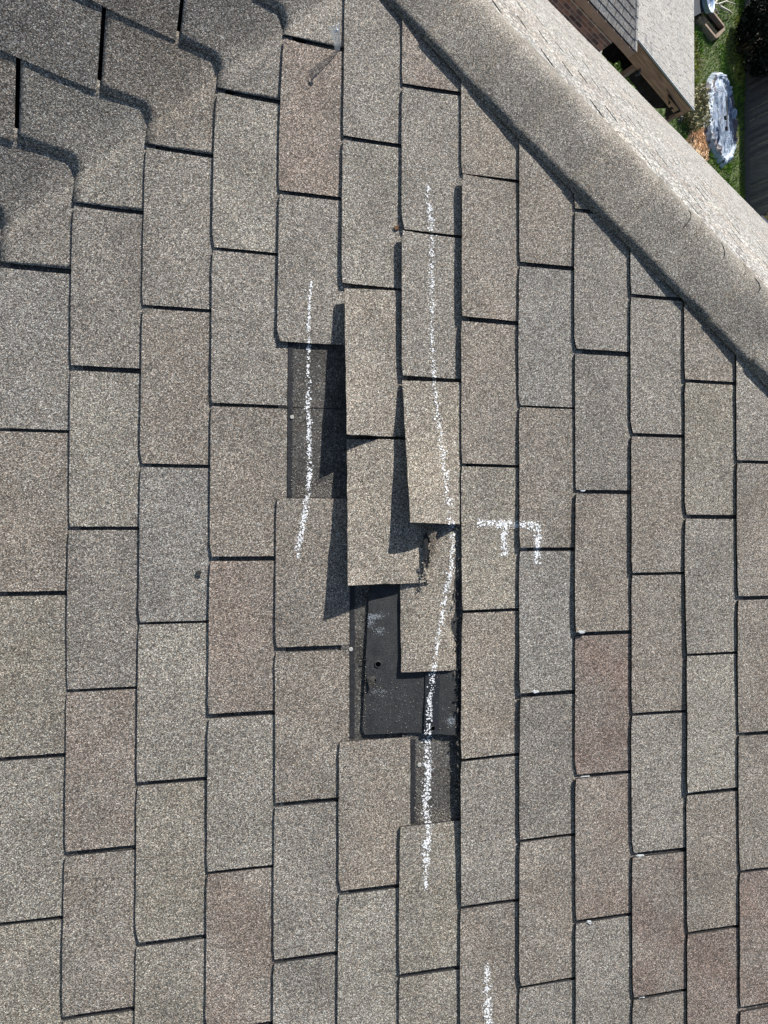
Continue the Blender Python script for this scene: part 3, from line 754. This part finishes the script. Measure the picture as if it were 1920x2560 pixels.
# silver tarp over a long heap
def tarp():
    out = [(1790, 179), (1775, 190), (1766, 215), (1762, 250), (1760, 290), (1762, 325), (1769, 355), (1778, 380), (1792, 404), (1806, 420), (1822, 412), (1832, 388), (1836, 350), (1835, 305), (1830, 262), (1822, 225), (1808, 193)]
    G = [gp(x - 4, y) for x, y in out]; c = sum(G, Vector()) / len(G); n = len(G)
    o = empty('covered_heap', Vector((c.x, c.y, GZ)), 'long heap under a crumpled silver blue tarp on the lawn by the fence', 'tarp heap')
    mb = MB(); N = 96; RR = 26; v = []; 
    for r in range(RR + 1):
        q = r / RR
        for j in range(N):
            t = j / N * n; i = int(t); fr = t - i
            p = G[i % n].lerp(G[(i + 1) % n], fr); p = c.lerp(p, q)
            fold = abs(nz(p.x * 2.2, p.y * .9, 5)) * .16 + abs(nz(p.x * 7, p.y * 3, 2)) * .07 + nz(p.x * 12, p.y * 4, 6) * .03
            z = GZ + .2 * (1 - q ** 6) + (fold - .06) * .7 * (1 - q ** 8) + (.05 * max(0, q - .5) * nz(j * .6, q * 2))
            if q > .8: z += .12 * math.sin((q - .8) / .2 * 3.14159) * (1 + nz(j * .9, 4))
            p = Vector((p.x + .08 * q * q * nz(j * .5, q * 4), p.y + .08 * q * q * nz(j * .7, q * 3, 7), max(z, GZ + .01)))
            v.append(p)
    f = [(r * N + j, r * N + (j + 1) % N, (r + 1) * N + (j + 1) % N, (r + 1) * N + j) for r in range(RR) for j in range(N)]
    cols = []
    for r in range(RR):
        for j in range(N):
            p = v[r * N + j]; q = r / RR; a = nz(p.x * 1.6, p.y * .8, 21); b = nz(p.x * 5, p.y * 1.4, 11)
            cc = (.62, .68, .78) if q < .62 else (1.25, 1.25, 1.27)
            if b > .12 and q < .7: cc = (.25, .32, .44)
            if q > .66 and a > .08: cc = (.38, .28, .27)
            if q > .9: cc = (1.3, 1.3, 1.27) if b < .2 else (.4, .32, .3)
            cols.append(cc)
    mt = plain('silver_tarp', (.30, .35, .41), .6, .6, 4.0, .35, .01, (2.2, .8, 1))
    mesh('tarp', v, f, mt, o, False, cols)
    mb = MB(); a = gp(1815, 240, GZ + .42); b = gp(1817, 322, GZ + .42); mb.tube([a, a.lerp(b, .5) + Vector((.03, 0, .02)), b], .022, 6)
    mb.build('tie_rod', plain('black_rod', (.012, .012, .016), .5, .2, 5, .4), o)
    for (x, y) in ((1814, 295), (1817, 322)):
        mb = MB(); p = gp(x, y, GZ + .42); mb.box(p - Vector((.07, .07, .03)), (.13, .03, 0), (-.02, .11, 0), (0, 0, .07)); mb.build('weight', plain('dark_weight', (.015, .016, .02), .6, .2, 5, .3), o)
tarp()

# raised bed
def bed():
    A, B, C_ = gp(1757, 27), gp(1797, 77), gp(1776, 99); D = A + (C_ - B)
    o = empty('raised_bed', Vector((B.x, B.y, GZ)), 'raised garden bed with timber sides and dark soil beyond the lower roof', 'garden bed')
    mt = plain('bed_timber', (.34, .26, .2), .9, .3, 6, .2)
    for P, Q in ((A, B), (B, C_), (C_, D)):
        d = (Q - P); dn = d.normalized(); s = Vector((-dn.y, dn.x, 0)) * .09
        for zz in (0, .1):
            mb = MB(); mb.box(P + Vector((0, 0, zz)), d, s, (0, 0, .095), vary((.8, .8, .8))); mb.build('side_timber', mt, o)
    mesh('soil', [p + Vector((0, 0, .04)) for p in (A, B, C_, D)], [(0, 1, 2, 3)], plain('dark_soil', (.012, .01, .009), 1, .4, 6, .1), o, False, (1, 1, 1))
bed()
pa = [gp(x, y, GZ + .25) for x, y in ((1730, -30), (1768, -30), (1770, 8), (1766, 24), (1738, 40), (1730, 42))]
mb = MB(); n = len(pa); mb.add(pa + [p - Vector((0, 0, .24)) for p in pa], [tuple(range(n))] + [(i, (i + 1) % n, (i + 1) % n + n, i + n) for i in range(n)])
tag(mb.build('shaded_block', plain('shaded_block_blue', (.018, .026, .036), .7, .3, 4, .3)), 'dark blue grey sheet for a shaded structure against the end of the lower roof', 'cover')  # low block whose dark colour carries the shade of a structure
c = gp(1766, 3, GZ + .3); o = empty('plastic_tub', Vector((c.x, c.y, GZ + .25)), 'pale blue plastic tub at the top edge of the photo beside dead branches', 'tub')
mb = MB(); N = 20; rr = [(.30, 0), (.36, .16), (.38, .17), (.36, .18), (.32, .15), (.28, .03)]
vs0 = [Vector((c.x + r * math.cos(6.2832 * j / N), c.y + r * 1.3 * math.sin(6.2832 * j / N), GZ + .26 + h)) for r, h in rr for j in range(N)]
mb.add(vs0, [(k * N + j, k * N + (j + 1) % N, (k + 1) * N + (j + 1) % N, (k + 1) * N + j) for k in range(5) for j in range(N)] + [tuple(5 * N + j for j in range(N))])
mb.build('tub_shell', plain('pale_blue_plastic', (.42, .55, .72), .4, .2, 5, .5), o, True)
mb = MB(); mb.tube([Vector((c.x + .2 * math.cos(a_ / 8 * 6.28), c.y + .26 * math.sin(a_ / 8 * 6.28), GZ + .31)) for a_ in range(9)], .025, 6); mb.build('coiled_hose', plain('white_hose', (.7, .72, .75), .5, .1, 5, .4), o)
M_DEAD = plain('bleached_wood', (.55, .52, .47), .9, .2, 9, .2)
mb = MB()
for pts in (((1774, 9), (1795, 10), (1815, 3), (1838, 10)), ((1795, 10), (1803, 15), (1812, 22)), ((1786, 10), (1796, -4)), ((1815, 3), (1822, -8)), ((1800, 16), (1822, 27), (1830, 33)), ((1778, 12), (1790, 24), (1796, 34))):
    mb.tube([gp(x, y, GZ + R(.1, .3)) for x, y in pts], [.035 - .008 * i for i in range(len(pts))], 5)
tag(mb.build('dead_branch', M_DEAD), 'bleached dead branch lying on the grass by the blue tub', 'branch')

def shrub(name, c, r, n, col, leaf, label, cat, sq=(1, 1, 1)):
    o = empty(name, Vector((c.x, c.y, GZ)), label, cat)
    mb = MB()
    for i in range(7):
        a = i * .9; q = Vector((r[0] * .6 * math.cos(a), r[1] * .6 * math.sin(a), r[2] * R(.8, 1.4)))
        mb.tube([Vector((c.x, c.y, GZ)), Vector((c.x, c.y, GZ)) + q * .5 + Vector((jit(.1), jit(.1), 0)), Vector((c.x, c.y, GZ)) + q], [.04 * r[2], .025 * r[2], .008], 5)
    mb.build('stem', plain(name + '_bark', (.09, .065, .045), .9, .3, 8, .2), o)
    mb = MB()
    cl = [Vector((jit(.8), jit(.8), jit(.8))) for _ in range(26)]
    for i in range(n):
        k = rnd.choice(cl); d = Vector((rnd.gauss(0, .2), rnd.gauss(0, .2), rnd.gauss(0, .2))) + k
        if d.length > 1.05: continue
        P = Vector((c.x + d.x * r[0], c.y + d.y * r[1], c.z + d.z * r[2]))
        a = Vector((jit(1), jit(1), jit(1))).normalized() * leaf; b = a.orthogonal().normalized() * leaf * .5
        mb.add([P + a, P + b, P - a, P - b], [(0, 1, 2, 3)], vary((R(.7, 1.3),) * 3))
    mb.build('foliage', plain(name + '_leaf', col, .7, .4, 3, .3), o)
c = gp(1900, -12, GZ + 1.5)
shrub('shaded_evergreen_bush', Vector((23.6, c.y + .4, GZ + 1.5)), (1.0, 1.7, 1.5), 14000, (.012, .018, .01), .09, 'dense evergreen bush, near black for its deep shade, in front of the fence at the top right corner', 'bush')  # leaf colour near black to paint in the deep shadow of this corner
c = gp(1716, 282); shrub('dry_shrub', Vector((c.x, c.y, GZ + .35)), (.9, .7, .4), 2200, (.28, .25, .12), .06, 'dry straw coloured shrub at the corner of the lower roof', 'shrub')
c = gp(1552, 168); shrub('patio_shrub', Vector((c.x, c.y, GZ + .3)), (.9, .9, .35), 2500, (.13, .22, .04), .06, 'bright green shrub glimpsed through the covered patio', 'shrub')

# ------------------------------------------------------------------ lower wing with covered patio
WY = 9.782; WZ = -4.5
wing = empty('patio_wing', (9.98, 10.0, GZ), 'lower brick wing with brown fascia and low pale patio roof beyond the hip', 'building')
M_PALE = granule_mat('pale_shingle', [(0, (.2, .2, .195)), (.5, (.36, .355, .34)), (1, (.56, .55, .52))], scale=90, lowvar=.12, bump=.2)
# hip-end slope facing us
def Epl(x, y): return WZ + T_ * .8 * (y - WY)
hipx = lambda y: 9.98 - (y - WY) * .78
es = mesh('roof_slope', [(3.5, WY, WZ - .02), (9.98, WY, WZ - .02), (hipx(12.6), 12.6, Epl(0, 12.6) - .02), (3.5, 12.6, Epl(0, 12.6) - .02)], [(0, 1, 2, 3)], M_FELT, wing, False, (1, 1, 1))
es['label'] = 'shaded slope above the brown fascia'
row = 0; y = WY
cE = math.cos(math.atan(T_ * .8))
while y < 12.0:
    x = 10.1 - (row * .1225) % TAB
    while x > 5.2:
        xr = min(x - .006, hipx(y + .06)); xl = x - TAB + .006
        if xr > xl + .02:
            mb = MB(); th = .006
            y2 = y + E * cE - 0.004
            v = [Vector((xl, y, Epl(0, y) + .008)), Vector((xr, y, Epl(0, y) + .008)), Vector((min(xr, hipx(y2)), y2, Epl(0, y2) + .001)), Vector((xl, y2, Epl(0, y2) + .001))]
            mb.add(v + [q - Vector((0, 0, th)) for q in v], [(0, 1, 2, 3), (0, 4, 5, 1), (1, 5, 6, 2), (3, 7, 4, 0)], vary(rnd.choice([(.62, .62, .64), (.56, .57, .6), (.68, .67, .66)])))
            if x > 7.9: mb.build('shingle', M_PALE, es)
            else: rest.setdefault('E', MB()); [rest['E'].add(mb.v, mb.f, mb.t[0])]
        x -= TAB
    row += 1; y += E * cE
rest['E'].build('shingle_field', M_PALE, es)['kind'] = 'stuff'
for i in range(18):
    y = WY + i * .13; x = hipx(y)
    mb = MB(); z = Epl(0, y) + .016
    a = Vector((x, y, z)); b = Vector((hipx(y + .15), y + .15, Epl(0, y + .15) + .008))
    s = Vector((.10, .03, -.015)); mb.add([a - Vector((.11, .0, .02)), a, b, b - Vector((.11, .0, .02)), a + s, b + s, a - Vector((.11, .0, .03)), a + Vector((0, 0, -.01)), a + s - Vector((0, 0, .01))],
                                         [(0, 1, 2, 3), (1, 4, 5, 2), (0, 6, 7, 1), (1, 7, 8, 4)], vary((.85, .85, .86)))
    mb.build('hip_cap_shingle', M_PALE, wing)
# patio roof
DX0, DX1, DY0, DY1 = 9.95, 12.96, 10.04, 16.5
def Dz(x): return -4.45 - .03 * (x - DX0)
ds = mesh('roof_slope', [(DX0, DY0, Dz(DX0) - .01), (DX1, DY0, Dz(DX1) - .01), (DX1, DY1, Dz(DX1) - .01), (DX0, DY1, Dz(DX0) - .01), (DX0, DY0, Dz(DX0) - .05), (DX1, DY0, Dz(DX1) - .05), (DX1, DY1, Dz(DX1) - .05), (DX0, DY1, Dz(DX0) - .05)],
          [(0, 1, 2, 3), (7, 6, 5, 4), (0, 4, 5, 1), (1, 5, 6, 2), (2, 6, 7, 3), (3, 7, 4, 0)], M_FELT, wing, False, (1, 1, 1)); ds['label'] = 'low pale patio roof'
row = 0; x = DX1; cnt = 0
while x > DX0 + .02:
    y = DY0 - ((row % 2) * .152 + .25 * nz(row * 1.7, 3) + jit(.03)) % TAB
    while y < DY1 - .01:
        gg = R(.003, .008); ya = max(y + gg, DY0); yb = min(y + TAB - gg, DY1); xa = max(x - E + .0, DX0)
        if yb > ya + .02:
            mb = MB(); h0, h1 = .009, .001; yo = jit(.002)
            v = [Vector((x + yo, ya, Dz(x) + h0)), Vector((x + yo, yb, Dz(x) + h0)), Vector((xa, yb, Dz(xa) + h1)), Vector((xa, ya, Dz(xa) + h1))]
            shadow_tint = (.62, .63, .66) if (row, round((y - DY0) / TAB)) in ((20, 0), (18, 0), (18, -1)) else None  # shadow patches on the patio roof, painted as darker tabs
            mb.add(v + [q - Vector((0, 0, .008)) for q in v], [(0, 1, 2, 3), (0, 4, 5, 1), (1, 5, 6, 2), (3, 7, 4, 0)], shadow_tint or vary(rnd.choice([(1, 1, 1), (.93, .93, .93), (1.06, 1.05, 1.03)])))
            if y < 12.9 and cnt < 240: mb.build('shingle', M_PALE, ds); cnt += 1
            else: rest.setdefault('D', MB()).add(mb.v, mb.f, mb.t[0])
        y += TAB
    row += 1; x -= E
rest['D'].build('shingle_field', M_PALE, ds)['kind'] = 'stuff'
M_DRIP = plain('metal_drip_edge', (.5, .5, .5), .4, .1, 9, .6)
mb = MB(); mb.box((DX1, DY0, Dz(DX1) - .05), (.025, 0, 0), (0, DY1 - DY0, 0), (0, 0, .045), (.5, .55, .55)); mb.build('eave_drip_edge', M_DRIP, wing)
mb = MB(); mb.box((DX0, DY0 - .03, Dz(DX0) - .03), (DX1 - DX0 + .03, 0, Dz(DX1) - Dz(DX0)), (0, .028, 0), (0, 0, .034)); mb.build('rake_drip_edge', M_DRIP, wing)
# fascia boards and beam
mb = MB(); mb.box((3.5, WY - .03, WZ - .155), (6.5, 0, 0), (0, .028, 0), (0, 0, .14)); mb.build('fascia_board', M_TAN, wing)
M_WOOD = plain('stained_beam', (.5, .29, .19), .75, .5, 2.6, .3, 0, (.7, 1, 9))
mb = MB(); mb.box((9.8, DY0 - .0, Dz(DX0) - .36), (3.14, 0, -.1), (0, .04, 0), (0, 0, .31)); mb.build('beam', M_WOOD, wing)
mb = MB(); mb.box((3.5, WY, WZ - .165), (6.3, 0, 0), (0, .33, 0), (0, 0, .01)); mb.build('soffit', plain('soffit_brown', (.12, .08, .06), .8, .2, 5, .2), wing)
# brick wall
BY = 10.08
wl_ = mesh('wall', [(3.4, BY + .005, GZ), (9.74, BY + .005, GZ), (9.74, BY + .005, WZ - .16), (3.4, BY + .005, WZ - .16), (9.74, 16, GZ), (9.74, 16, WZ - .16), (3.4, 16, GZ), (3.4, 16, WZ - .16)],
           [(0, 1, 2, 3), (1, 4, 5, 2), (6, 0, 3, 7), (4, 6, 7, 5)], plain('mortar', (.8, .74, .69), 1, .2, 20, .1), wing, False, (1, 1, 1))
M_BRICK = plain('brick', (.5, .30, .25), .9, .35, 18, .15, .002)
BT = [(1, 1, 1), (.8, .8, .85), (1.2, 1.05, 1.0), (.6, .62, .7), (1.05, .9, .85), (.42, .42, .48)]
def brick(x, z, w, h):
    mb = MB(); mb.box((x, BY + jit(.0015) - .0, z), (w, 0, 0), (0, .01, 0), (0, 0, h), vary(rnd.choice(BT))); return mb
nb = 0
x = 9.735
while x > 6.6:
    mb = brick(x - .062, WZ - .165 - .20, .062, .192)
    mb.build('brick', M_BRICK, wl_); nb += 1; x -= .073
for r in range(34):
    z = WZ - .165 - .20 - .012 - (r + 1) * .074; x = 9.735 + (.105 if r % 2 else 0)
    while x > 3.6:
        xr = min(x, 9.735); xl = x - .195
        mb = brick(xl, z, xr - xl, .063)
        if r < 8 and xr > 6.6 and nb < 295: mb.build('brick', M_BRICK, wl_); nb += 1
        else: rest.setdefault('W', MB()).add(mb.v, mb.f, mb.t[0])
        x -= .207
rest['W'].build('brick_field', M_BRICK, wl_)['kind'] = 'stuff'
# posts, curtains and one sheet of painted shade under the beam
PY = 10.12
def wp(x, y, yy=PY): return on_plane(x, y, Vector((0, 1, 0)), yy)
M_POST = plain('post_paint', (.34, .24, .19), .8, .15, 4, .2)
for (x, y) in ((1594, 163), (1700, 281)):
    p = wp(x, y); mb = MB(); mb.box((p.x - .05, PY - .05, GZ), (.1, 0, 0), (0, .1, 0), (0, 0, p.z - GZ + .02)); mb.build('post', M_POST, wing)
    mb = MB(); mb.tube([Vector((p.x + .04, PY - .1, p.z + .03)), Vector((p.x + .09, PY - .14, p.z - .02)), Vector((p.x + .05, PY - .14, p.z - .08))], .03, 7); mb.build('bracket', M_GUT, wing)
def drape(pts, label, dy, col=(.022, .016, .014)):
    P = [wp(x, y, PY + dy) for x, y in pts]; n = len(P)
    cen = sum(P, Vector()) / n; mb = MB(); v = []; N = 12
    for r in range(N + 1):
        for i in range(n):
            q = P[i].lerp(cen, 1 - r / N if r else 1); q = cen.lerp(P[i], r / N)
            v.append(q + Vector((0, .035 * math.sin(q.x * 26) + .02 * nz(q.x * 5, q.z * 3), 0)))
    mb.add(v, [(r * n + i, r * n + (i + 1) % n, (r + 1) * n + (i + 1) % n, (r + 1) * n + i) for r in range(N) for i in range(n)])
    o = mb.build('curtain', plain('mesh_curtain_or_shade', col, .9, .4, 6, .2), wing, True); o['label'] = label
def c4(x, y): return (1480 + x / 6.38, 90 + y / 6.38)
drape([c4(*q) for q in ((745, 440), (900, 560), (1000, 650), (1050, 765), (1190, 815), (1250, 960), (1290, 1040), (1180, 1140), (1030, 1175), (860, 1080), (700, 800), (570, 640), (720, 500))], 'brown mesh curtain between the patio posts', 0, (.03, .024, .022))
drape([c4(*q) for q in ((1190, 815), (1300, 1000), (1420, 1185), (1390, 1200), (1230, 1270), (1200, 1340), (1160, 1290), (1180, 1140), (1220, 1010))], 'curtain bunched at the outer post', -.08, (.045, .034, .03))
drape([c4(*q) for q in ((330, 40), (560, 300), (740, 440), (720, 470), (560, 560), (490, 590), (510, 520), (480, 440), (420, 345), (350, 400), (350, 470), (240, 370), (150, 300), (200, 150))], 'black sheet standing for the shaded patio interior beside the brick corner', .3, (.006, .006, .006))  # deep shade of the patio interior, put in as a black sheet
mb = MB(); mb.box((9.8, 10.3, GZ), (3.3, 0, 0), (0, 6, 0), (0, 0, .1)); mb.build('patio_slab', plain('patio_concrete', (.3, .29, .27), .95, .15, 4, .2), wing)
# main-house shade tree off frame is not needed; the world ends with lawn
